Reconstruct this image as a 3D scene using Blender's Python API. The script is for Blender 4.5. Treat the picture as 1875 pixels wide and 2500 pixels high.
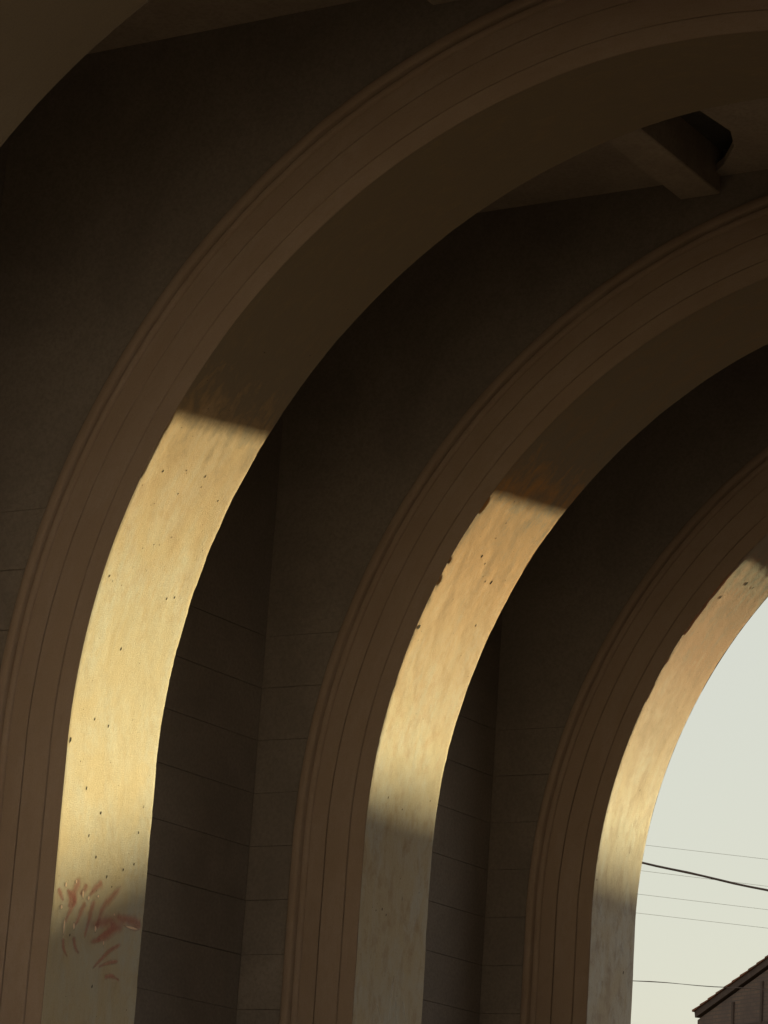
import bpy, bmesh, math, random
from mathutils import Vector, Matrix, noise

random.seed(7)
for o in list(bpy.data.objects):
    bpy.data.objects.remove(o)
SC = bpy.context.scene
COL = SC.collection

# ------------------------------------------------------------------ camera
CAM_Z = 1.6
YAW, PITCH, ROLL = 0.56101, 0.26387, 0.06848
fw = Vector((-math.sin(YAW) * math.cos(PITCH), math.cos(YAW) * math.cos(PITCH), math.sin(PITCH)))
rt = Vector((math.cos(YAW), math.sin(YAW), 0.0))
up = rt.cross(fw)
r2 = rt * math.cos(ROLL) + up * math.sin(ROLL)
u2 = -rt * math.sin(ROLL) + up * math.cos(ROLL)
cd = bpy.data.cameras.new('camera')
cam = bpy.data.objects.new('camera', cd)
COL.objects.link(cam)
M = Matrix((r2, u2, -fw)).transposed().to_4x4()
M.translation = Vector((6.39021, -12.71572, CAM_Z))
cam.matrix_world = M
cd.sensor_width = 36.0
cd.sensor_fit = 'AUTO'
cd.lens = 36.0 * 7381.63 / 2500.0
cd.clip_start = 0.1
cd.clip_end = 5000.0
SC.camera = cam

# ------------------------------------------------------------------ sky and sun
SUN = Vector((0.2012, 0.9615, 0.1870)).normalized()       # towards the sun
SUN_EL = math.asin(SUN.z)
SUN_AZ = math.atan2(SUN.x, SUN.y)                          # clockwise from +Y
W = bpy.data.worlds.new('World')
SC.world = W
W.use_nodes = True
wn = W.node_tree.nodes
wl = W.node_tree.links
bg = wn['Background']
sky = wn.new('ShaderNodeTexSky')
sky.sky_type = 'NISHITA'
sky.sun_disc = False
sky.sun_elevation = SUN_EL
sky.sun_rotation = SUN_AZ
sky.altitude = 0.0
sky.air_density = 1.75
sky.dust_density = 0.25
sky.ozone_density = 3.0
# thin even haze over the whole sky
hz = wn.new('ShaderNodeMix')
hz.data_type = 'RGBA'
hz.inputs[0].default_value = 0.8
hz.inputs[7].default_value = (5.4, 5.3, 4.65, 1)
wl.new(sky.outputs['Color'], hz.inputs[6])
wl.new(hz.outputs[2], bg.inputs['Color'])
bg.inputs['Strength'].default_value = 0.05
sd = bpy.data.lights.new('sun', 'SUN')
sd.energy = 5.0
sd.angle = math.radians(0.53)
sd.color = (1.0, 0.84, 0.41)
sun = bpy.data.objects.new('sun', sd)
COL.objects.link(sun)
sun.rotation_euler = (-SUN).to_track_quat('-Z', 'Y').to_euler()
sun.location = SUN * 100

SC.view_settings.view_transform = 'Standard'
SC.view_settings.look = 'None'
SC.view_settings.gamma = 1.0
SC.view_settings.exposure = 1.47
SC.view_settings.use_curve_mapping = False

# ------------------------------------------------------------------ dimensions
R = 3.5                     # arch opening radius
ZS = 2.90638 + CAM_Z        # springing height
E = 3.06393                 # spacing of the arches
YA = [-E, 0.0, E, 2 * E]    # front plane of each arch
TH = [0.82, 0.82, 0.82, 0.676]
WALL_X = 4.383              # inner face of the side walls
CEIL = 7.01 + CAM_Z
COURSE = 0.343

# ------------------------------------------------------------------ node helpers
def new_mat(name):
    m = bpy.data.materials.new(name)
    m.use_nodes = True
    nt = m.node_tree
    b = nt.nodes['Principled BSDF']
    b.inputs['Roughness'].default_value = 0.9
    b.inputs['Specular IOR Level'].default_value = 0.2
    return m, nt, b

def N(nt, t, **kw):
    n = nt.nodes.new(t)
    for k, v in kw.items():
        if k in n.inputs:
            n.inputs[k].default_value = v
        else:
            setattr(n, k, v)
    return n

def coord(nt, kind='UV', scale=(1, 1, 1), loc=(0, 0, 0)):
    tc = N(nt, 'ShaderNodeTexCoord')
    mp = N(nt, 'ShaderNodeMapping')
    mp.inputs['Scale'].default_value = scale
    mp.inputs['Location'].default_value = loc
    nt.links.new(tc.outputs[kind], mp.inputs['Vector'])
    return mp.outputs['Vector']

def nz(nt, vec, scale=1.0, detail=4.0, rough=0.55, dist=0.0):
    n = N(nt, 'ShaderNodeTexNoise', Scale=scale, Detail=detail, Roughness=rough, Distortion=dist)
    nt.links.new(vec, n.inputs['Vector'])
    return n.outputs['Fac']

def ramp(nt, fac, stops):
    r = N(nt, 'ShaderNodeValToRGB')
    el = r.color_ramp.elements
    while len(el) < len(stops):
        el.new(0.5)
    for e, (p, c) in zip(el, stops):
        e.position = p
        e.color = (c, c, c, 1) if isinstance(c, (int, float)) else (*c, 1)
    nt.links.new(fac, r.inputs['Fac'])
    return r.outputs['Color']

def mix(nt, fac, a, b, mode='MIX'):
    m = N(nt, 'ShaderNodeMix', data_type='RGBA', blend_type=mode)
    for sock, v in ((0, fac), (6, a), (7, b)):
        if hasattr(v, 'is_linked') or isinstance(v, bpy.types.NodeSocket):
            nt.links.new(v, m.inputs[sock])
        elif sock == 0:
            m.inputs[0].default_value = v
        else:
            m.inputs[sock].default_value = (*v, 1)
    return m.outputs[2]

def math_n(nt, op, a, b):
    m = N(nt, 'ShaderNodeMath', operation=op)
    for i, v in enumerate((a, b)):
        if isinstance(v, bpy.types.NodeSocket):
            nt.links.new(v, m.inputs[i])
        else:
            m.inputs[i].default_value = v
    return m.outputs[0]

def bump(nt, b, h, strength=0.5, dist=0.01, prev=None):
    n = N(nt, 'ShaderNodeBump', Strength=strength, Distance=dist)
    nt.links.new(h, n.inputs['Height'])
    if prev is not None:
        nt.links.new(prev, n.inputs['Normal'])
    nt.links.new(n.outputs['Normal'], b.inputs['Normal'])
    return n.outputs['Normal']

def plaster(name, light, tan, brown, seed, stain=0.5, bstr=0.6, amber=None, upper_shade=None, spec=0.3):
    """limewashed plaster: UV = (metres along the arch, metres across it)
    amber = (from, to, amount, colour): rusty water stain on a stretch of the arch
    old = (from, to, amount, colour): shade put into the plaster colour from there to the crown"""
    m, nt, b = new_mat(name)
    L = (seed * 7.3, seed * 3.1, seed)
    streak = nz(nt, coord(nt, 'UV', (1.3, 17, 1), L), 1.0, 4, 0.6, 0.3)
    patch = nz(nt, coord(nt, 'UV', (1.6, 3.0, 1), L), 1.0, 4, 0.6, 0.6)
    blot = nz(nt, coord(nt, 'UV', (5, 9, 1), L), 1.0, 5, 0.7, 0.25)
    grain = nz(nt, coord(nt, 'UV', (90, 130, 1), L), 1.0, 2, 0.7)
    micro = nz(nt, coord(nt, 'UV', (240, 300, 1), L), 1.0, 1, 0.6)
    mott = nz(nt, coord(nt, 'UV', (13, 24, 1), L), 1.0, 4, 0.68, 0.15)
    brush = nz(nt, coord(nt, 'UV', (7, 120, 1), L), 1.0, 3, 0.7, 0.2)
    c = mix(nt, ramp(nt, patch, [(0.42, 0.0), (0.60, 1.0)]), light, tan)
    c = mix(nt, ramp(nt, streak, [(0.48, 0.0), (0.72, 0.55)]), c, tan)
    c = mix(nt, ramp(nt, mott, [(0.48, 0.0), (0.66, 0.75)]), c, tan)
    sx = N(nt, 'ShaderNodeSeparateXYZ')
    nt.links.new(coord(nt, 'UV'), sx.inputs[0])
    ragged = math_n(nt, 'ADD', sx.outputs['X'], math_n(nt, 'MULTIPLY', math_n(nt, 'ADD', math_n(nt, 'MULTIPLY', streak, 0.3), blot), 1.3))
    for lay in (amber, upper_shade):
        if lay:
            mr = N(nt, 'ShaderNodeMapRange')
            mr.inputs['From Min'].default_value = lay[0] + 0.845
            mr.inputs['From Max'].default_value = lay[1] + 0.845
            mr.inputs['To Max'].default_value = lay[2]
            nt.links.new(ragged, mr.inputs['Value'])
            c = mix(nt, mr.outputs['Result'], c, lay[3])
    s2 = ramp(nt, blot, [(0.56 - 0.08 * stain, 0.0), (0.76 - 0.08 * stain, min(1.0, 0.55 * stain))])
    c = mix(nt, s2, c, brown)
    c = mix(nt, ramp(nt, brush, [(0.55, 0.0), (0.75, 0.40)]), c, brown)
    c = mix(nt, ramp(nt, grain, [(0.3, 0.16), (0.55, 0.0)]), c, tuple(v * 0.45 for v in brown))
    nt.links.new(c, b.inputs['Base Color'])
    nt.links.new(mix(nt, 1.0, c, (1.7, 1.7, 1.7), 'MULTIPLY'), b.inputs['Specular Tint'])
    h = math_n(nt, 'MULTIPLY', blot, 0.0022 * bstr)
    h = math_n(nt, 'ADD', h, math_n(nt, 'MULTIPLY', mott, 0.0016 * bstr))
    h = math_n(nt, 'ADD', h, math_n(nt, 'MULTIPLY', grain, 0.0013 * bstr))
    h = math_n(nt, 'ADD', h, math_n(nt, 'MULTIPLY', micro, 0.0042))
    bump(nt, b, h, 1.0, 1.0)
    b.inputs['Roughness'].default_value = 0.72
    b.inputs['Specular IOR Level'].default_value = spec
    return m

UPPER_SHADE = (0.25, 0.195, 0.15)  # darker tone that paints the shade of the upper soffits into their colour
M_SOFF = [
    plaster('plaster_soffit_dark', (0.34, 0.295, 0.25), (0.30, 0.245, 0.195), (0.20, 0.155, 0.12), 3, 0.4, upper_shade=(1.0, 3.0, 0.9, UPPER_SHADE)),
    plaster('plaster_soffit_cream', (0.55, 0.51, 0.45), (0.55, 0.45, 0.315), (0.38, 0.26, 0.155), 1, 0.6, 0.6, (0.8, 2.1, 0.8, (0.55, 0.30, 0.125)), (1.8, 2.2, 0.97, UPPER_SHADE)),
    plaster('plaster_soffit_ochre', (0.51, 0.47, 0.43), (0.50, 0.41, 0.305), (0.34, 0.21, 0.12), 5, 0.95, 0.9, (0.6, 1.9, 0.95, (0.55, 0.26, 0.085)), (2.3, 2.7, 0.97, UPPER_SHADE)),
    plaster('plaster_soffit_worn', (0.51, 0.475, 0.445), (0.47, 0.39, 0.31), (0.24, 0.16, 0.12), 9, 1.0, 1.0, (0.6, 2.0, 0.97, (0.39, 0.16, 0.08)), (2.5, 2.9, 0.97, UPPER_SHADE)),
]
M_ARCHI = plaster('archivolt_render', (0.40, 0.305, 0.26), (0.37, 0.275, 0.225), (0.29, 0.21, 0.165), 12, 0.5, 0.4, spec=0.15)

def stone_mat():
    m, nt, b = new_mat('dark_stone')
    v = coord(nt, 'Object', (1, 1, 1))
    oi = N(nt, 'ShaderNodeObjectInfo')
    a = nz(nt, v, 3.0, 6, 0.6)
    g = nz(nt, v, 45.0, 4, 0.7)
    c = mix(nt, ramp(nt, nz(nt, v, 0.9, 5, 0.65, 0.5), [(0.35, 0.0), (0.65, 1.0)]), (0.21, 0.178, 0.168), (0.32, 0.272, 0.255))
    c = mix(nt, ramp(nt, a, [(0.45, 0.0), (0.7, 0.5)]), c, (0.26, 0.222, 0.208))
    c = mix(nt, ramp(nt, oi.outputs['Random'], [(0, 0.0), (1, 0.4)]), c, (0.25, 0.218, 0.21))
    c = mix(nt, ramp(nt, g, [(0.35, 0.3), (0.6, 0.0)]), c, (0.11, 0.092, 0.082))
    nt.links.new(c, b.inputs['Base Color'])
    bump(nt, b, g, 0.5, 0.006)
    return m
M_STONE = stone_mat()

def simple_mat(name, c1, c2, scale=4.0, bs=0.3, bd=0.01, fine=40.0, kind='Object', rough=0.9):
    m, nt, b = new_mat(name)
    v = coord(nt, kind)
    a = nz(nt, v, scale, 6, 0.62)
    f = nz(nt, v, fine, 3, 0.6)
    c = mix(nt, ramp(nt, a, [(0.35, 0.0), (0.65, 1.0)]), c1, c2)
    c = mix(nt, ramp(nt, f, [(0.35, 0.35), (0.55, 0.0)]), c, tuple(x * 0.5 for x in c1))
    nt.links.new(c, b.inputs['Base Color'])
    b.inputs['Roughness'].default_value = rough
    bump(nt, b, f, bs, bd)
    return m

M_MORTAR = simple_mat('mortar_recess', (0.20, 0.17, 0.16), (0.24, 0.205, 0.19))
M_CEIL = simple_mat('ceiling_plaster', (0.46, 0.385, 0.345), (0.38, 0.315, 0.28), 2.0)
M_BEAM = simple_mat('ceiling_beam_wood', (0.46, 0.385, 0.34), (0.38, 0.315, 0.275), 5.0)
M_ATTIC = simple_mat('attic_dark', (0.10, 0.09, 0.085), (0.13, 0.115, 0.105))
M_FLOOR = simple_mat('paved_floor', (0.15, 0.125, 0.10), (0.12, 0.10, 0.08), 1.5)
M_GROUND = simple_mat('dusty_ground', (0.11, 0.09, 0.072), (0.085, 0.07, 0.056), 0.4, fine=8.0)
M_RENDER = simple_mat('outer_render', (0.40, 0.31, 0.20), (0.33, 0.25, 0.16), 1.5)
M_PIT = simple_mat('pit_shadow', (0.02, 0.013, 0.008), (0.03, 0.02, 0.012))

# ------------------------------------------------------------------ mesh helpers
def mesh_obj(name, verts, faces, mat, parent=None, uvs=None, smooth=False, sharp=None):
    me = bpy.data.meshes.new(name)
    me.from_pydata(verts, [], faces)
    if uvs is not None:
        lay = me.uv_layers.new(name='UVMap')
        flat = []
        for l in me.loops:
            flat.extend(uvs[l.vertex_index])
        lay.data.foreach_set('uv', flat)
    if smooth:
        me.polygons.foreach_set('use_smooth', [True] * len(me.polygons))
        if sharp is not None:
            me.set_sharp_from_angle(angle=math.radians(sharp))
    me.materials.append(mat)
    me.update()
    o = bpy.data.objects.new(name, me)
    COL.objects.link(o)
    if parent is not None:
        o.parent = parent
    return o

def empty(name, loc=(0, 0, 0), rz=0.0):
    o = bpy.data.objects.new(name, None)
    o.location = loc
    o.rotation_euler = (0, 0, rz)
    o.empty_display_size = 0.3
    COL.objects.link(o)
    return o

def tag(o, label=None, cat=None, group=None, kind=None):
    if label: o['label'] = label
    if cat: o['category'] = cat
    if group: o['group'] = group
    if kind: o['kind'] = kind
    return o

def box_data(x0, x1, y0, y1, z0, z1, V=None, F=None):
    V = [] if V is None else V
    F = [] if F is None else F
    n = len(V)
    V += [(x0, y0, z0), (x1, y0, z0), (x1, y1, z0), (x0, y1, z0), (x0, y0, z1), (x1, y0, z1), (x1, y1, z1), (x0, y1, z1)]
    F += [tuple(n + i for i in f) for f in ((0, 3, 2, 1), (4, 5, 6, 7), (0, 1, 5, 4), (1, 2, 6, 5), (2, 3, 7, 6), (3, 0, 4, 7))]
    return V, F

def box(name, x0, x1, y0, y1, z0, z1, mat, parent=None, bev=0.0):
    V, F = box_data(x0, x1, y0, y1, z0, z1)
    o = mesh_obj(name, V, F, mat, parent)
    if bev:
        bm = bmesh.new()
        bm.from_mesh(o.data)
        bmesh.ops.bevel(bm, geom=bm.edges[:], offset=bev, segments=1, affect='EDGES')
        bm.to_mesh(o.data)
        bm.free()
    return o

CUR = [0]
def path(s, r):
    """(x, z) on the arch line of radius r; s = metres along the intrados from the left springing"""
    r += 0.003 * noise.noise((s * 1.1, CUR[0] * 7.7, 2.2)) + 0.0012 * noise.noise((s * 3.7, CUR[0] * 7.7, 5.2))
    if s < 0:
        return (-r, ZS + s)
    if s > math.pi * R:
        return (r, ZS - (s - math.pi * R))
    t = s / R
    return (-r * math.cos(t), ZS + r * math.sin(t))

def sm(a, b, x):
    t = max(0.0, min(1.0, (x - a) / (b - a)))
    return t * t * (3 - 2 * t)

# ------------------------------------------------------------------ setting: ground, floor
V, F = [], []
for (x0, x1, y0, y1) in ((-1500, 1500, -1500, 1500),):
    V = [(x0, y0, 0), (x1, y0, 0), (x1, y1, 0), (x0, y1, 0)]
    F = [(0, 1, 2, 3)]
tag(mesh_obj('ground', V, F, M_GROUND), kind='structure')
tag(mesh_obj('floor', [(-4.6, -3.3, .004), (4.6, -3.3, .004), (4.6, 7.0, .004), (-4.6, 7.0, .004)], [(0, 1, 2, 3)], M_FLOOR), kind='structure')

# ------------------------------------------------------------------ arches
S_END = math.pi * R + ZS

AMP = (0.6, 0.9, 1.1, 0.8)
def disp(i, s, y):
    d = 0.0016 * noise.noise((s * 1.7, y * 5.0, i * 5.0)) + 0.0003 * noise.noise((s * 3.0, y * 16.0, i * 5.0 + 3))
    d += 0.0006 * noise.noise((s * 11.0, y * 14.0, i * 5.0 + 8))
    d *= AMP[i]
    if i == 2:      # lumpy patch on the upper half of the middle arch
        d += 0.0022 * max(0, noise.noise((s * 4.0, y * 9.0, 40.0)) - 0.1) * sm(0.8, 1.4, s)
    return d

def soffit(i, root):
    t = TH[i]
    ss = []
    s = -ZS
    while s < 6.3:
        ss.append(s)
        s += 0.022 if s > -1.8 else 0.08
    while s < S_END:
        ss.append(s)
        s += 0.12
    ss.append(S_END)
    ny = 40
    ys = [0.0, 0.006, 0.014, 0.024] + [0.04 + (t - 0.055) * k / (ny - 1) for k in range(ny)] + [t - 0.006, t]
    V, UV, Fc = [], [], []
    for s in ss:
        # worn arris: how far the front and rear edges are chipped back
        c = noise.noise((s * 3.1, i * 9.7, 0.3)) + 0.6 * noise.noise((s * 11.0, i * 4.1, 7.3)) + 0.4 * noise.noise((s * 37.0, i * 2.2, 1.3))
        big = 0.0
        if i == 2:
            big = 0.016 * sm(1.2, 1.7, s) * (1 - sm(2.4, 2.7, s))
        if i == 3:
            big = 0.010 * sm(1.4, 2.2, s)
        chip = max(0.0, c - 0.1) * (0.0022 + big) + 0.001
        c2 = max(0.0, noise.noise((s * 5.0, i * 3.7, 9.1)) + 0.5 * noise.noise((s * 23.0, i, 2.0))) * 0.004 + 0.001
        cw = 0.012 + big * 1.2
        for y in ys:
            d = disp(i, s, y)
            r = R + d
            if y < cw:
                r += chip * (1 - y / cw)
            if y > t - 0.015:
                r += c2 * (1 - (t - y) / 0.015)
            x, z = path(s, r)
            V.append((x, y, z))
            UV.append((s, y))
    m = len(ys)
    for a in range(len(ss) - 1):
        for b in range(m - 1):
            q = a * m + b
            Fc.append((q, q + m, q + m + 1, q + 1))
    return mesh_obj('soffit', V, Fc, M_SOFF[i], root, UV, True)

def samples(step_fine=0.05, step=0.15):
    ss = []
    s = -ZS
    while s < 6.3:
        ss.append(s)
        s += step_fine
    while s < S_END:
        ss.append(s)
        s += step
    ss.append(S_END)
    return ss

def sweep(name, prof, parent, mat, ss, wob=0.0, seed=0.0, sharp=40, shut=0.0):
    """sweep an open profile of (r, y) along the arch line"""
    V, UV, Fc = [], [], []
    cum = [0.0]
    for a, b in zip(prof[:-1], prof[1:]):
        cum.append(cum[-1] + math.hypot(b[0] - a[0], b[1] - a[1]))
    for s in ss:
        for k, (r, y) in enumerate(prof):
            w = wob * noise.noise((s * 2.3, seed + (0 if k < len(prof) / 2 else 5.0), 0.7)) + wob * 0.5 * noise.noise((s * 13.0, seed + (2.0 if k < len(prof) / 2 else 7.0), 3.0))
            rr = r + (w if 0 < k < len(prof) - 1 else 0)
            if shut:
                cl = shut * sm(-0.2, 1.8, s) + 0.0007 * noise.noise((s * 4.0, seed, 9.0))
                rr += (-cl if prof[0][0] > R + 0.01 else 0.0) if k < len(prof) / 2 else cl
            yy = y + 0.6 * wob * noise.noise((s * 5.0, r * 9.0, seed))
            x, z = path(s, rr)
            V.append((x, yy, z))
            UV.append((s, seed + cum[k]))
    m = len(prof)
    for a in range(len(ss) - 1):
        for b in range(m - 1):
            q = a * m + b
            Fc.append((q, q + 1, q + m + 1, q + m))
    return mesh_obj(name, V, Fc, mat, parent, UV, True, sharp)

def slab(root, t, y0=0.043, mat=None):
    """the wall an arch is cut through, closed on every side"""
    ss = samples(0.1, 0.15)
    top = CEIL + 0.75
    V, Fc = [], []
    def outer(s):
        x, z = path(s, 1.0)
        if s < 0:
            return (-4.42, z)
        if s > math.pi * R:
            return (4.42, z)
        dx, dz = x, z - ZS
        k = min(4.42 / max(abs(dx), 1e-6), (top - ZS) / max(dz, 1e-6))
        return (dx * k, ZS + dz * k)
    for s in ss:
        xi, zi = path(s, R + 0.02)
        xo, zo = outer(s)
        V += [(xi, y0, zi), (xo, y0, zo), (xi, t - 0.002, zi), (xo, t - 0.002, zo)]
    for a in range(len(ss) - 1):
        q, w = a * 4, a * 4 + 4
        Fc += [(q, w, w + 1, q + 1), (q + 2, q + 3, w + 3, w + 2), (q, q + 2, w + 2, w), (q + 1, w + 1, w + 3, q + 3)]
    # rear lip so that the plaster shell meets the wall
    n = len(V)
    for s in ss:
        xi, zi = path(s, R + 0.001)
        xo, zo = path(s, R + 0.04)
        V += [(xi, t, zi), (xo, t, zo)]
    for a in range(len(ss) - 1):
        q = n + a * 2
        Fc.append((q, q + 1, q + 3, q + 2))
    return mesh_obj('spandrel_wall', V, Fc, mat or M_MORTAR, root)

def chamfer_prism(name, poly, axis, base, depth, mat, parent, ch=0.0025):
    """a flat stone: polygon outline (counter-clockwise seen from outside) with chamfered front edge"""
    cx = sum(p[0] for p in poly) / len(poly)
    cy = sum(p[1] for p in poly) / len(poly)
    def inset(p):
        dx, dy = cx - p[0], cy - p[1]
        return (p[0] + math.copysign(min(ch, abs(dx)), dx), p[1] + math.copysign(min(ch, abs(dy)), dy))
    rings = [(poly, base), (poly, depth + (ch if depth < base else -ch)), ([inset(p) for p in poly], depth)]
    V, Fc = [], []
    for pts, d in rings:
        for (a, b) in pts:
            V.append((a, d, b) if axis == 'y' else (d, a, b))
    n = len(poly)
    for k in range(2):
        for j in range(n):
            q = k * n
            Fc.append((q + j, q + (j + 1) % n, q + n + (j + 1) % n, q + n + j))
    Fc.append(tuple(2 * n + j for j in range(n)))
    return mesh_obj(name, V, Fc, mat, parent)

def front_blocks(root_wall, i):
    """coursed stones on the front of an arch wall, left half and past the crown"""
    rr = 3.95
    k0 = -13
    rnd = random.Random(31 + i)
    ups = []
    for k in range(k0, 14):
        z0 = ZS + k * COURSE
        z1 = min(z0 + COURSE, CEIL + 0.02)
        if z1 - z0 < 0.08 or z1 < 0.1:
            continue
        z0 = max(z0, 0.006)
        def xr(z):
            d = z - ZS
            if d <= 0:
                return -rr
            return -math.sqrt(max(0.0, rr * rr - d * d)) if d < rr else 0.0
        g = 0.0013
        za, zb = z0 + g, z1 - g
        x_hi0, x_hi1 = xr(za), xr(zb)
        if k >= 4:       # smooth render above the coursed stones
            ups += [z0 + g] if k == 4 else []
            ups.append(z1)
            continue
        cuts = [-WALL_X]
        x = -WALL_X + (2.1 if k % 2 else 2.9)
        while x < min(x_hi0, x_hi1) - 0.35:
            cuts.append(x)
            x += 2.3 + rnd.uniform(-0.15, 0.2)
        for a, b in zip(cuts, cuts[1:] + [None]):
            xa = a + (g if a > -WALL_X + 0.01 else 0.001)
            if b is not None:
                poly = [(xa, za), (b - g, za), (b - g, zb), (xa, zb)]
            else:
                if x_hi1 - xa < 0.02 and x_hi0 - xa < 0.02:
                    continue
                poly = [(xa, za), (x_hi0, za), (max(x_hi1, xa + .01), zb), (xa, zb)]
            chamfer_prism('stone_block', poly, 'y', 0.055, 0.036 + rnd.uniform(-0.002, 0.002), M_STONE, root_wall)
    upV, upF = [], []
    for q, zz in enumerate(ups):
        upV += [(-WALL_X + 0.001, 0.036, zz), (max(xr(zz), -WALL_X + 0.02), 0.036, zz)]
        if q:
            upF.append((2 * q - 2, 2 * q - 1, 2 * q + 1, 2 * q))
    n = len(upV)
    upV += [(1.2, 0.036, ups[-2] + 0.0), (1.2, 0.036, ups[-1])]
    mesh_obj('upper_render', upV, upF + [(n - 3, n, n + 1, n - 1)], M_STONE, root_wall)

PITS = {
    1: [(1.608, .148, 1), (1.665, .327, .8), (1.678, .5, 1), (1.617, .512, .7), (1.529, .352, .8), (1.587, .702, .8), (1.425, .197, .5), (1.294, .453, .5), (1.218, .331, .6), (.964, .057, .9), (.967, .597, 1), (.989, .662, .9), (.613, .325, 1.1), (.194, .209, 1), (.184, .339, 1), (.044, .022, 2.0), (-.187, .2, 1.2), (-.297, .346, 1.2), (-.343, .707, .9), (-.435, .26, .8), (-.539, .339, 1.1), (-.52, .692, .9), (-.568, .594, .9), (-.629, .45, 1), (-.676, .503, .7), (-.987, .172, .9), (-1.227, .409, 1.1)],
    2: [(1.973, .302, 1.2), (1.938, .378, .9), (1.849, .551, 1.5), (1.838, .482, .9), (1.556, .62, 1), (1.4, .024, 2.0), (2.115, .329, .7), (2.23, .329, .7), (.321, .217, .9), (.39, .719, .8), (-.394, .188, .7), (-.376, .259, 1), (-.404, .31, .9), (.279, .402, .7)],
    3: [(2.654, .292, 2.0), (2.48, .122, 1.8), (2.65, .406, 1.4), (.971, .389, .8), (-.332, .519, 1.2), (.256, .028, .9)],
    0: [],
}
def pits(i, root):
    rnd = random.Random(5 + i)
    lst = list(PITS[i])
    for _ in range(60):
        lst.append((rnd.uniform(-2.0, 3.0), rnd.uniform(0.03, TH[i] - 0.04), rnd.uniform(0.2, 0.5)))
    V, Fc = [], []
    for (s, y, k) in lst:
        n0 = len(V)
        a0 = rnd.uniform(0, 6)
        for j in range(7):
            a = a0 + j * math.tau / 7
            q = rnd.uniform(0.7, 1.25) * 0.0062 * k
            ds = q * 1.5 * math.cos(a)
            dy = q * 0.85 * math.sin(a) + 0.2 * ds
            x, z = path(s + ds, R + disp(i, s + ds, y + dy) - 0.0006)
            V.append((x, y + dy, z))
        Fc.append(tuple(range(n0, n0 + 7)))
    o = mesh_obj('plaster_pit', V, Fc, M_PIT, root)
    o['kind'] = 'stuff'
    return o

ARCH_LABELS = [
    'nearest arch, only its dark soffit showing in the upper left corner',
    'tallest sunlit cream plaster arch, with red paint marks low on its soffit',
    'middle sunlit arch with chipped plaster edge, between the red-marked arch and the sky',
    'farthest arch, with the pale sky and gabled house seen through it',
]
arches = []
for i in range(4):
    root = empty('plaster_arch', (0, YA[i], 0))
    tag(root, ARCH_LABELS[i], 'arch', 'row of round arches across the passage')
    arches.append(root)
    CUR[0] = i
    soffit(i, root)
    ss = samples()
    sweep('fascia_band', [(R + .0045, 0.05), (R + .0042, 0.003), (3.506, 0.0), (3.6115, 0.0), (3.6145, 0.004), (3.6150, 0.05)], root, M_ARCHI, ss, 0.0012, 1.0 + i, shut=0.0027)
    sweep('fascia_band', [(3.6210, 0.05), (3.6215, 0.004), (3.6245, -0.001), (3.7795, -0.001), (3.7825, 0.003), (3.7830, 0.05)], root, M_ARCHI, ss, 0.0012, 21.0 + i, shut=0.0027)
    sweep('fascia_band', [(3.7885, 0.05), (3.7890, 0.000), (3.7920, -0.003), (3.897, -0.003), (3.9000, -0.003), (3.9005, 0.05)], root, M_ARCHI, ss, 0.001, 41.0 + i, shut=0.0024)
    sweep('outer_moulding', [(3.9010, 0.05), (3.9012, -0.010), (3.908, -0.020), (3.922, -0.026), (3.936, -0.023), (3.943, 0.004), (3.955, 0.006), (3.962, -0.020), (3.966, -0.026), (3.974, -0.031), (4.010, -0.031), (4.017, -0.026), (4.020, -0.018), (4.020, 0.052)], root, M_ARCHI, ss, 0.001, 61.0 + i)
    w = slab(root, TH[i], mat=M_STONE if i == 0 else None)
    if i > 0:
        front_blocks(w, i)
        pits(i, root)

# ------------------------------------------------------------------ red paint marks on arch 1
def paint_mat(name, col, strength):
    m, nt, b = new_mat(name)
    uv = coord(nt, 'UV')
    sep = N(nt, 'ShaderNodeSeparateXYZ')
    nt.links.new(uv, sep.inputs[0])
    edge = math_n(nt, 'SUBTRACT', 1.0, math_n(nt, 'ABSOLUTE', sep.outputs['Y'], 0.0))
    n1 = nz(nt, coord(nt, 'Object', (60, 60, 25)), 1.0, 4, 0.65)
    e = math_n(nt, 'MULTIPLY', math_n(nt, 'MULTIPLY', edge, 1.5), math_n(nt, 'ADD', n1, 0.25))
    ends = math_n(nt, 'MULTIPLY', math_n(nt, 'SUBTRACT', 1.0, sep.outputs['X']), sep.outputs['X'])
    ends = math_n(nt, 'MINIMUM', math_n(nt, 'ADD', math_n(nt, 'MULTIPLY', ends, 8.0), 0.0 if strength < 0.9 else 1.0), 1.0)
    e = math_n(nt, 'MULTIPLY', e, ends)
    fac = ramp(nt, e, [(0.05, 0.0), (1.1 if strength < 0.9 else 0.6, strength)])
    tr = N(nt, 'ShaderNodeBsdfTransparent')
    mx = N(nt, 'ShaderNodeMixShader')
    nt.links.new(fac, mx.inputs[0])
    nt.links.new(tr.outputs[0], mx.inputs[1])
    nt.links.new(b.outputs[0], mx.inputs[2])
    nt.links.new(mx.outputs[0], nt.nodes['Material Output'].inputs['Surface'])
    b.inputs['Base Color'].default_value = (*col, 1)
    return m
M_RED = paint_mat('red_paint', (0.66, 0.235, 0.21), 0.45)
M_PINK = paint_mat('pink_paint', (0.92, 0.70, 0.56), 0.98)
M_SCR = paint_mat('pale_scratch', (0.75, 0.70, 0.66), 0.35)

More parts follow.
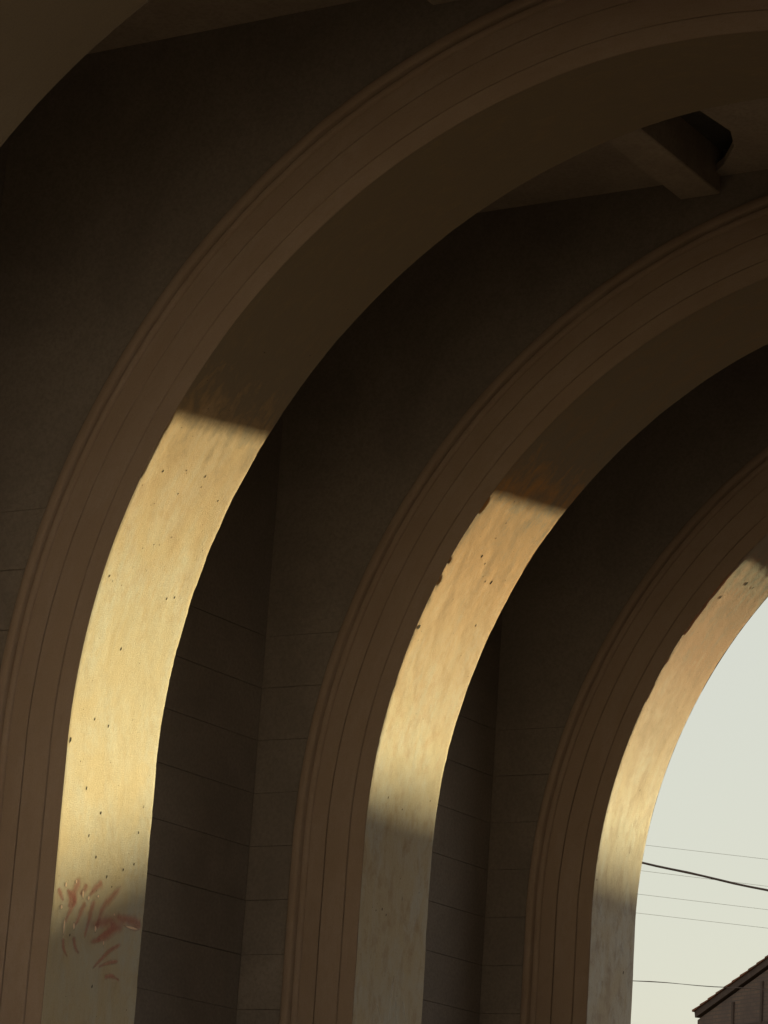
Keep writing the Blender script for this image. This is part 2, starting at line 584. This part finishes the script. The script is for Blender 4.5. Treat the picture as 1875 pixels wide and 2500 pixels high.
STROKES = [[(-0.752, 0.035), (-0.785, 0.058), (-0.817, 0.089)], [(-0.669, 0.189), (-0.704, 0.203), (-0.744, 0.183), (-0.814, 0.176), (-0.878, 0.142), (-0.944, 0.117)], [(-0.745, 0.113), (-0.792, 0.146), (-0.847, 0.137)], [(-0.692, 0.281), (-0.732, 0.261), (-0.76, 0.221)], [(-0.664, 0.421), (-0.686, 0.388), (-0.725, 0.34), (-0.762, 0.31)], [(-0.787, 0.287), (-0.845, 0.252), (-0.902, 0.225), (-0.932, 0.203)], [(-0.759, 0.363), (-0.816, 0.345), (-0.877, 0.328), (-0.943, 0.311), (-0.987, 0.3)], [(-0.654, 0.593), (-0.724, 0.521), (-0.789, 0.449), (-0.842, 0.421), (-0.903, 0.403), (-0.926, 0.389)], [(-0.913, 0.333), (-0.89, 0.419), (-0.861, 0.505), (-0.871, 0.552), (-0.92, 0.505), (-0.957, 0.438), (-0.987, 0.416)], [(-0.827, 0.555), (-0.834, 0.62), (-0.83, 0.758), (-0.854, 0.781), (-0.878, 0.691)], [(-0.868, 0.644), (-0.91, 0.54), (-0.957, 0.475), (-1.002, 0.347)], [(-1.007, 0.118), (-1.059, 0.126), (-1.105, 0.169)], [(-0.985, 0.203), (-1.044, 0.229), (-1.071, 0.269)], [(-0.966, 0.64), (-1.018, 0.538), (-1.088, 0.45), (-1.138, 0.394)], [(-1.064, 0.627), (-1.089, 0.522), (-1.121, 0.446)], [(-1.166, 0.506), (-1.151, 0.577), (-1.168, 0.652)], [(-0.752, 0.131), (-0.801, 0.192), (-0.833, 0.161)]]
BLOBS = [(-0.727, 0.097, 9, 5), (-0.697, 0.184, 6, 4), (-0.755, 0.254, 15, 5), (-0.768, 0.306, 8, 5), (-0.745, 0.388, 6, 4), (-0.849, 0.076, 8, 5), (-0.945, 0.113, 26, 4), (-0.933, 0.199, 12, 5), (-0.922, 0.39, 11, 5), (-0.869, 0.713, 5, 30), (-0.987, 0.473, 9, 3), (-0.821, 0.545, 5, 3)]
SCRATCH = [[(-0.759, 0.449), (-0.927, 0.43), (-1.066, 0.428)], [(-0.906, 0.488), (-1.056, 0.514)], [(-0.948, 0.259), (-1.076, 0.342)], [(-0.903, 0.57), (-1.042, 0.635)], [(-0.265, 0.489), (-0.293, 0.489)]]

def spline(pts, n=10):
    out = []
    P = [pts[0]] + pts + [pts[-1]]
    for k in range(1, len(P) - 2):
        for j in range(n):
            t = j / n
            q = []
            for c in (0, 1):
                p0, p1, p2, p3 = P[k - 1][c], P[k][c], P[k + 1][c], P[k + 2][c]
                q.append(0.5 * (2 * p1 + (p2 - p0) * t + (2 * p0 - 5 * p1 + 4 * p2 - p3) * t * t + (3 * p1 - p0 - 3 * p2 + p3) * t ** 3))
            out.append(tuple(q))
    out.append(pts[-1])
    return out

def ribbon(name, pts, w, mat, parent, lift, seed, ai=1):
    ln = spline(pts)
    V, UV, Fc = [], [], []
    for k, (s, y) in enumerate(ln):
        a = ln[max(0, k - 1)]
        b = ln[min(len(ln) - 1, k + 1)]
        d = Vector((b[0] - a[0], b[1] - a[1])).normalized()
        nx, ny = -d.y, d.x
        f = k / (len(ln) - 1)
        ww = w * (0.55 + 0.45 * math.sin(math.pi * min(1, f * 1.1 + 0.15))) * (1 + 0.35 * noise.noise((k * 0.4, seed, 0)))
        for j, v in ((-1, -1.0), (-0.5, -0.5), (0, 0.0), (0.5, 0.5), (1, 1.0)):
            x, z = path(s + nx * ww * j, R + disp(ai, s + nx * ww * j, y + ny * ww * j) - lift)
            V.append((x, y + ny * ww * j, z))
            UV.append((f, v))
    for k in range(len(ln) - 1):
        for j in range(4):
            q = k * 5 + j
            Fc.append((q, q + 5, q + 6, q + 1))
    return mesh_obj(name, V, Fc, mat, parent, UV, True)

def blob(name, s, y, rs, ry, mat, parent, lift, seed):
    V, UV, Fc = [], [], []
    x, z = path(s, R + disp(1, s, y) - lift)
    V.append((x, y, z)); UV.append((0, 0.0))
    for j in range(14):
        a = j * math.tau / 14
        q = 1 + 0.3 * noise.noise((math.cos(a) * 2, math.sin(a) * 2, seed))
        x, z = path(s + rs * q * math.cos(a), R + disp(1, s + rs * q * math.cos(a), y + ry * q * math.sin(a)) - lift)
        V.append((x, y + ry * q * math.sin(a), z)); UV.append((0, 1.0))
    for j in range(14):
        Fc.append((0, 1 + j, 1 + (j + 1) % 14))
    return mesh_obj(name, V, Fc, mat, parent, UV, True)

CUR[0] = 1
for k, st in enumerate(STROKES):
    st = [(s, min(max(y, 0.02), 0.79)) for s, y in st]
    ribbon('paint_stroke', st, (0.026, 0.032, 0.028, 0.026, 0.030, 0.025, 0.026, 0.028, 0.034, 0.034, 0.036, 0.018, 0.020, 0.018, 0.016, 0.020, 0.028)[k] * 1.1, M_RED, arches[1], 0.0005 + 0.00006 * k, k * 3.3)
for k, (s, y, a, b) in enumerate(BLOBS):
    blob('paint_blob', s, y, a * 0.0022, b * 0.0028, M_PINK, arches[1], 0.0018 + 0.00006 * k, k * 2.1)
CUR[0] = 2
for k, st in enumerate(SCRATCH):
    ribbon('pale_scratch', st, 0.008, M_SCR, arches[2], 0.0006 + 0.0001 * k, k * 1.7, 2)

# ------------------------------------------------------------------ side walls with coursed stones
def side_wall(sgn, label):
    root = empty('side_wall', (sgn * WALL_X, 0, 0))
    tag(root, label, 'wall')
    y0, y1 = -E + 0.02, 2 * E + 0.66
    a, b = sorted((sgn * 0.007, sgn * 0.6))
    core = box('wall_core', a, b, y0, y1, 0.0, CEIL + 0.75, M_MORTAR, root)
    V, F_ = box_data(*sorted((sgn * 0.602, sgn * 0.62)), y0, y1, 0.0, CEIL + 0.75)
    mesh_obj('outer_render', V, F_, M_RENDER, root)
    if sgn > 0:
        box('inner_render', -0.02, 0.006, y0, y1, 0.0, CEIL + 0.1, M_STONE, root)
        return root
    rnd = random.Random(77)
    for bay in range(3):
        b0, b1 = YA[bay] + TH[bay] + 0.0, YA[bay + 1] + 0.036
        box('upper_render', -0.02, 0.0, b0 + 0.004, b1, ZS + 4 * COURSE + 0.003, CEIL + 0.02, M_STONE, core)
        for k in range(-13, 4):
            z0, z1 = max(0.006, ZS + k * COURSE), min(ZS + (k + 1) * COURSE, CEIL + 0.02)
            if z1 - z0 < 0.08:
                continue
            cut = b0 + (0.62 if k % 2 else 0.38) + rnd.uniform(-0.06, 0.06)
            for (ya, yb) in ((b0 + 0.004, cut - 0.004), (cut + 0.004, b1)):
                g = 0.0013
                chamfer_prism('stone_block', [(ya, z0 + g), (yb, z0 + g), (yb, z1 - g), (ya, z1 - g)], 'x', -0.01, rnd.uniform(-0.002, 0.002), M_STONE, core)
    return root
side_wall(-1, 'dark coursed stone wall seen in shadow through the arches')
side_wall(1, 'dark stone wall along the other side of the arched passage')

# ------------------------------------------------------------------ ceiling, beams, roof
def ceiling():
    # one sheet with a broken hole beside the beam in the bay between the two tall sunlit arches
    hole = [(-1.262, 1.2), (-1.262, 3.02), (-1.16, 2.93), (-0.985, 2.69), (-0.905, 2.47), (-0.94, 2.13), (-0.96, 1.6), (-1.03, 1.2)]
    bm = bmesh.new()
    outer = [bm.verts.new(p) for p in ((-4.5, -E + .03, CEIL), (4.5, -E + .03, CEIL), (4.5, 2 * E + .6, CEIL), (-4.5, 2 * E + .6, CEIL))]
    inner = [bm.verts.new((x, y, CEIL)) for x, y in hole]
    ed = [bm.edges.new((outer[k], outer[(k + 1) % 4])) for k in range(4)]
    ed += [bm.edges.new((inner[k], inner[(k + 1) % len(inner)])) for k in range(len(inner))]
    bmesh.ops.triangle_fill(bm, use_beauty=True, use_dissolve=False, edges=ed)
    # drop anything that filled the hole
    hx0, hx1 = -1.262, -0.905
    for f in list(bm.faces):
        if all(v in inner for v in f.verts):
            c = f.calc_center_median()
            # point-in-polygon
            ins = False
            for k in range(len(hole)):
                (xa, ya), (xb, yb) = hole[k], hole[(k + 1) % len(hole)]
                if (ya > c.y) != (yb > c.y) and c.x < (xb - xa) * (c.y - ya) / (yb - ya) + xa:
                    ins = not ins
            if ins:
                bm.faces.remove(f)
    ext = bmesh.ops.extrude_face_region(bm, geom=bm.faces[:])
    for v in [g for g in ext['geom'] if isinstance(g, bmesh.types.BMVert)]:
        v.co.z += 0.05
    bmesh.ops.recalc_face_normals(bm, faces=bm.faces[:])
    me = bpy.data.meshes.new('ceiling')
    bm.to_mesh(me)
    bm.free()
    me.materials.append(M_CEIL)
    o = bpy.data.objects.new('ceiling', me)
    COL.objects.link(o)
    tag(o, kind='structure')
    return o
ceil = ceiling()
for xb in (-1.53, 1.257):
    for bay in range(3):
        box('ceiling_beam', xb, xb + 0.273, YA[bay] + TH[bay] + 0.003, YA[bay + 1] + 0.03, CEIL - 0.121, CEIL + 0.35, M_BEAM, ceil, 0.008)
box('hole_backing', -1.40, -0.80, 1.0, 3.06, CEIL + 0.16, CEIL + 0.19, M_ATTIC, ceil)  # dark board added above the hole; its colour stands in for attic shade
roof = box('roof_slab', -5.1, 5.1, -E - 4.2, 2 * E + 0.72, CEIL + 0.76, CEIL + 1.0, M_ATTIC)  # front overhang is unseen, added to keep sky light off the near arches
tag(roof, kind='structure')

# ------------------------------------------------------------------ overhead wires
A0 = Vector((-13.291, 26.191, CAM_Z))
DR = Vector((-11.987 + 13.291, 27.807 - 26.191, 0)).normalized()
def wpt(w, z):
    return A0 + DR * w + Vector((0, 0, z))
def tube(name, pts, rad, mat, parent=None, nseg=6):
    V, Fc = [], []
    for k, p in enumerate(pts):
        a = pts[max(0, k - 1)]
        b = pts[min(len(pts) - 1, k + 1)]
        d = (b - a).normalized()
        sx = d.cross(Vector((0, 0, 1)))
        sx = sx.normalized() if sx.length > 1e-4 else Vector((1, 0, 0))
        sy = sx.cross(d)
        rr = rad(k) if callable(rad) else rad
        for j in range(nseg):
            t = j * math.tau / nseg
            V.append(tuple(p + sx * rr * math.cos(t) + sy * rr * math.sin(t)))
    for k in range(len(pts) - 1):
        for j in range(nseg):
            q, w = k * nseg + j, k * nseg + (j + 1) % nseg
            Fc.append((q, w, w + nseg, q + nseg))
    Fc.append(tuple(range(nseg))[::-1])
    Fc.append(tuple((len(pts) - 1) * nseg + j for j in range(nseg)))
    return mesh_obj(name, V, Fc, mat, parent, None, True)
M_WIRE = simple_mat('wire_metal', (0.55, 0.55, 0.50), (0.48, 0.48, 0.44), rough=0.6)
M_CABLE = simple_mat('cable_rubber', (0.10, 0.075, 0.07), (0.12, 0.085, 0.075), rough=0.7)
W0, W1 = -16.0, 24.0
def wire_z(za, zb, sag=0.0):
    # straight in view between w = 0 and w = 2.07, gentle sag outside
    def f(w):
        return za + (zb - za) * w / 2.07 + sag * ((w - 1.0) / 20.0) ** 2
    return f
def wire(name, za, zb, rad, mat, label, cat, wig=0.0, slope_lim=None):
    f = wire_z(za, zb)
    pts = []
    n = 160
    for k in range(n + 1):
        w = W0 + (W1 - W0) * k / n
        z = f(w) if slope_lim is None else za + (zb - za) / 2.07 * (w if -1 < w < 3.2 else (-1 + (w + 1) * slope_lim if w <= -1 else 3.2 + (w - 3.2) * slope_lim))
        z += wig * noise.noise((w * 1.3, 3.0, za))
        pts.append(wpt(w, z))
    o = tube(name, pts, rad, mat)
    return tag(o, label, cat)
wire('overhead_cable', 6.762, 6.582, lambda k: 0.0175 + 0.003 * noise.noise((k * 0.9, 1, 1)), M_CABLE, 'thick dark cable sloping down across the sky', 'cable', 0.022, 0.35)
G = 'thin wires across the sky'
for (za, zb, lab) in ((7.02, 7.039, 'thin grey wire, uppermost across the sky above the thick cable'), (6.643, 6.642, 'thin grey wire crossing just behind the thick dark cable'), (6.30, 6.30, 'thin grey wire, first one below the thick dark cable'), (6.027, 6.031, 'thin grey wire, second one below the thick dark cable')):
    o = wire('overhead_wire', za, zb, 0.0028, M_WIRE, lab, 'wire')
    o['group'] = G
wire('service_wire', 5.055, 5.134, lambda k: 0.0062 + 0.003 * noise.noise((k * 0.5, 4, 1)), M_CABLE, 'dark wire reaching over to the gabled house, lowest in the sky', 'wire', 0.012)
M_POLE = simple_mat('pole_timber', (0.16, 0.12, 0.085), (0.11, 0.085, 0.06), 6.0)
for (w, lab) in ((W0, 'timber utility pole carrying the wires behind the arches'), (W1, 'timber utility pole carrying the wires beyond the gabled house')):
    root = empty('utility_pole', tuple(A0 + DR * w - Vector((0, 0, CAM_Z))), math.atan2(DR.y, DR.x))
    tag(root, lab, 'utility pole', 'utility poles')
    tube('pole', [Vector((0, 0.16, -0.2)), Vector((0, 0.16, 5)), Vector((0, 0.16, 10.2))], lambda k: 0.16 - 0.025 * k, M_POLE, root, 12)
    for z in (8.55, 7.75):
        box('crossarm', -0.06, 0.06, -0.25, 0.7, z, z + 0.12, M_POLE, root, 0.01)

# ------------------------------------------------------------------ houses
def brick_mat():
    m, nt, b = new_mat('weathered_brick')
    v = coord(nt, 'UV')
    br = N(nt, 'ShaderNodeTexBrick', Scale=1.0)
    br.inputs['Brick Width'].default_value = 0.24
    br.inputs['Row Height'].default_value = 0.075
    br.inputs['Mortar Size'].default_value = 0.010
    br.inputs['Bias'].default_value = 0.0
    br.inputs['Color1'].default_value = (0.17, 0.115, 0.09, 1)
    br.inputs['Color2'].default_value = (0.145, 0.10, 0.085, 1)
    br.inputs['Mortar'].default_value = (0.11, 0.088, 0.075, 1)
    nt.links.new(v, br.inputs['Vector'])
    d = nz(nt, v, 1.6, 6, 0.65, 0.4)
    c = mix(nt, ramp(nt, d, [(0.38, 0.0), (0.66, 0.8)]), br.outputs['Color'], (0.10, 0.074, 0.068))
    nt.links.new(c, b.inputs['Base Color'])
    bump(nt, b, br.outputs['Fac'], -0.6, 0.01)
    return m
M_BRICK = brick_mat()
M_TIMB = simple_mat('dark_timber', (0.075, 0.053, 0.046), (0.10, 0.07, 0.06), 6.0)
M_TILE = simple_mat('terracotta_tile', (0.24, 0.095, 0.055), (0.13, 0.07, 0.052), 2.5)
M_GLASS = simple_mat('window_glass', (0.03, 0.035, 0.04), (0.04, 0.045, 0.05), rough=0.15)

def gable_house(loc, rz, width, eave, slope, length, label, detail=True):
    root = empty('gabled_house', loc, rz)
    tag(root, label, 'house')
    apex = eave + slope * width / 2
    ov = 0.05
    # walls: front gable, back gable, sides (UV in metres)
    def quad_obj(name, pts, uv, mat):
        return mesh_obj(name, pts, [tuple(range(len(pts)))], mat, root, uv)
    prof = [(0, 0), (width, 0), (width, eave - 0.05), (width / 2, apex - 0.05), (0, eave - 0.05)]
    V, UV, Fc = [], [], []
    for y in (0.0, length):
        for (x, z) in prof:
            V.append((x, y, z)); UV.append((x, z))
    for (a, b) in ((0, 4), (1, 2)):
        for (k, y) in ((a, 0.0), (a, length), (b, length), (b, 0.0)):
            V.append((prof[k][0], y, prof[k][1])); UV.append((y, prof[k][1]))
    Fc = [(0, 1, 2, 3, 4), (9, 8, 7, 6, 5), (10, 11, 12, 13), (17, 16, 15, 14)]
    wall = mesh_obj('brick_wall', V, Fc, M_BRICK, root, UV)
    # roof of two slopes with thickness
    th = 0.13
    c = 1 / math.sqrt(1 + slope * slope)
    for sgn in (0, 1):
        P = [(-0.02, eave - 0.02 * slope), (width / 2, apex)]
        pv = []
        for (x, z) in P:
            pv.append((x, z))
        nxn, nzn = -slope * c * th, c * th
        pts = [(P[0][0], P[0][1]), (P[1][0], P[1][1]), (P[1][0], P[1][1] + th / c), (P[0][0] + nxn, P[0][1] + nzn)]
        if sgn:
            pts = [(width - x, z) for x, z in pts]
        V = [(x, -ov, z) for x, z in pts] + [(x, length + ov, z) for x, z in pts]
        Fc = [(0, 1, 2, 3), (7, 6, 5, 4), (0, 4, 5, 1), (1, 5, 6, 2), (2, 6, 7, 3), (3, 7, 4, 0)]
        rf = mesh_obj('roof', V, Fc, M_TIMB, root)
        # rows of tiles on the slope
        nrow = int(width / 2 / c / 0.32)
        for k in range(nrow + 1):
            s0 = (k * 0.32 - 0.06) * c
            s1 = min(s0 + 0.36 * c, width / 2 + 0.02)
            def tp(s, off):
                return (s - slope * c * off, eave + slope * s + c * off)
            q = [tp(s0, th + 0.002), tp(s1, th + 0.002), tp(s1, th + 0.022), tp(s0, th + 0.045)]
            if sgn:
                q = [(width - x, z) for x, z in q]
            V = [(x, -ov - 0.03, z) for x, z in q] + [(x, length + ov + 0.03, z) for x, z in q]
            mesh_obj('tile_course', V, Fc, M_TILE, rf)
    if detail:
        # timber posts and rails on the gable
        for x in (1.37, 2.45, 3.66, 4.74, 5.82, 6.9, 7.98, 9.06):
            if x < width - 0.3:
                top = eave - 0.1 + slope * min(x, width - x) - 0.1
                box('timber_post', x, x + 0.075, -0.035, 0.01, 0.0, top, M_TIMB, root, 0.006)
        for z in (eave - 0.34, eave - 2.2, eave - 4.4):
            box('timber_rail', 0.22, width - 0.05, -0.028, 0.01, z, z + 0.10, M_TIMB, root, 0.006)
        # toothed brick corner
        rnd = random.Random(4)
        for k in range(int((eave - 0.1) / 0.15)):
            w = rnd.uniform(0.02, 0.075)
            box('corner_brick', -w, 0.1, -0.02, 0.2, 0.02 + k * 0.15, 0.02 + k * 0.15 + 0.13, M_BRICK, root, 0.008)
    for x in (width * 0.25, width * 0.62):
        for z in (1.0, 4.0):
            if z + 1.4 < eave:
                f = box('window', x, x + 1.0, -0.05, 0.02, z, z + 1.4, M_TIMB, root)
                box('pane', x + 0.08, x + 0.92, -0.056, -0.05 + 0.02, z + 0.08, z + 1.32, M_GLASS, f)
    return root

SCL = 55.0
HX = 6.39021 - 0.4818 * SCL + 0.11
HY = -12.71572 + SCL
HZ = 0.1198 * SCL + CAM_Z
gable_house((HX, HY, 0), math.radians(-35), 11.0, HZ - 0.17, 0.30, 9.0, 'dark brick house with a gabled roof under the wires')
# the neighbouring house that shades the foot of the arches
gable_house((6.38 - 5.5, 50.0, 0), 0.0, 11.0, 12.3 + CAM_Z - 5.5 * 1.1, 1.1, 10.0, 'steep gabled house standing up-sun of the arches', False)

# unseen house front, added behind the viewer to bounce sun onto the arches
M_FACADE = simple_mat('unseen_house_plaster', (0.36, 0.33, 0.36), (0.31, 0.285, 0.31), 0.8, fine=20.0)
fr = empty('bounce_house', (0, -34.0, 0))
tag(fr, 'unseen house front added behind the viewer to bounce sunlight onto the arches', 'house')
fw_ = box('front_wall', -3, 27, -8.0, 0.0, 0.0, 13.5, M_FACADE, fr)
box('cornice', -3.2, 27.2, -8.2, 0.25, 13.5, 13.85, M_FACADE, fr)
for k in range(7):
    for z in (1.0, 5.0, 9.0):
        x = -0.8 + k * 4.0
        f = box('window', x, x + 1.2, -0.05, 0.06, z, z + 1.9, M_TIMB, fr)
        box('pane', x + 0.1, x + 1.1, 0.062, 0.07, z + 0.1, z + 1.8, M_GLASS, f)

lh = empty('sky_block_house', (-19.5, -31.0, 0))  # unseen house, added to block sky light from the left
tag(lh, 'unseen house added to the left of the viewer to block sky light', 'house')
box('side_wall', 0, 10, 0, 24, 0, 10.5, M_FACADE, lh)
for k in range(5):
    for z in (1.0, 5.2):
        f = box('window', 9.95, 10.06, 2 + k * 4.4, 3.2 + k * 4.4, z, z + 1.8, M_TIMB, lh)
        box('pane', 10.062, 10.07, 2.1 + k * 4.4, 3.1 + k * 4.4, z + 0.1, z + 1.7, M_GLASS, f)
box('cornice', -0.25, 10.25, -0.25, 24.25, 10.5, 10.8, M_FACADE, lh)
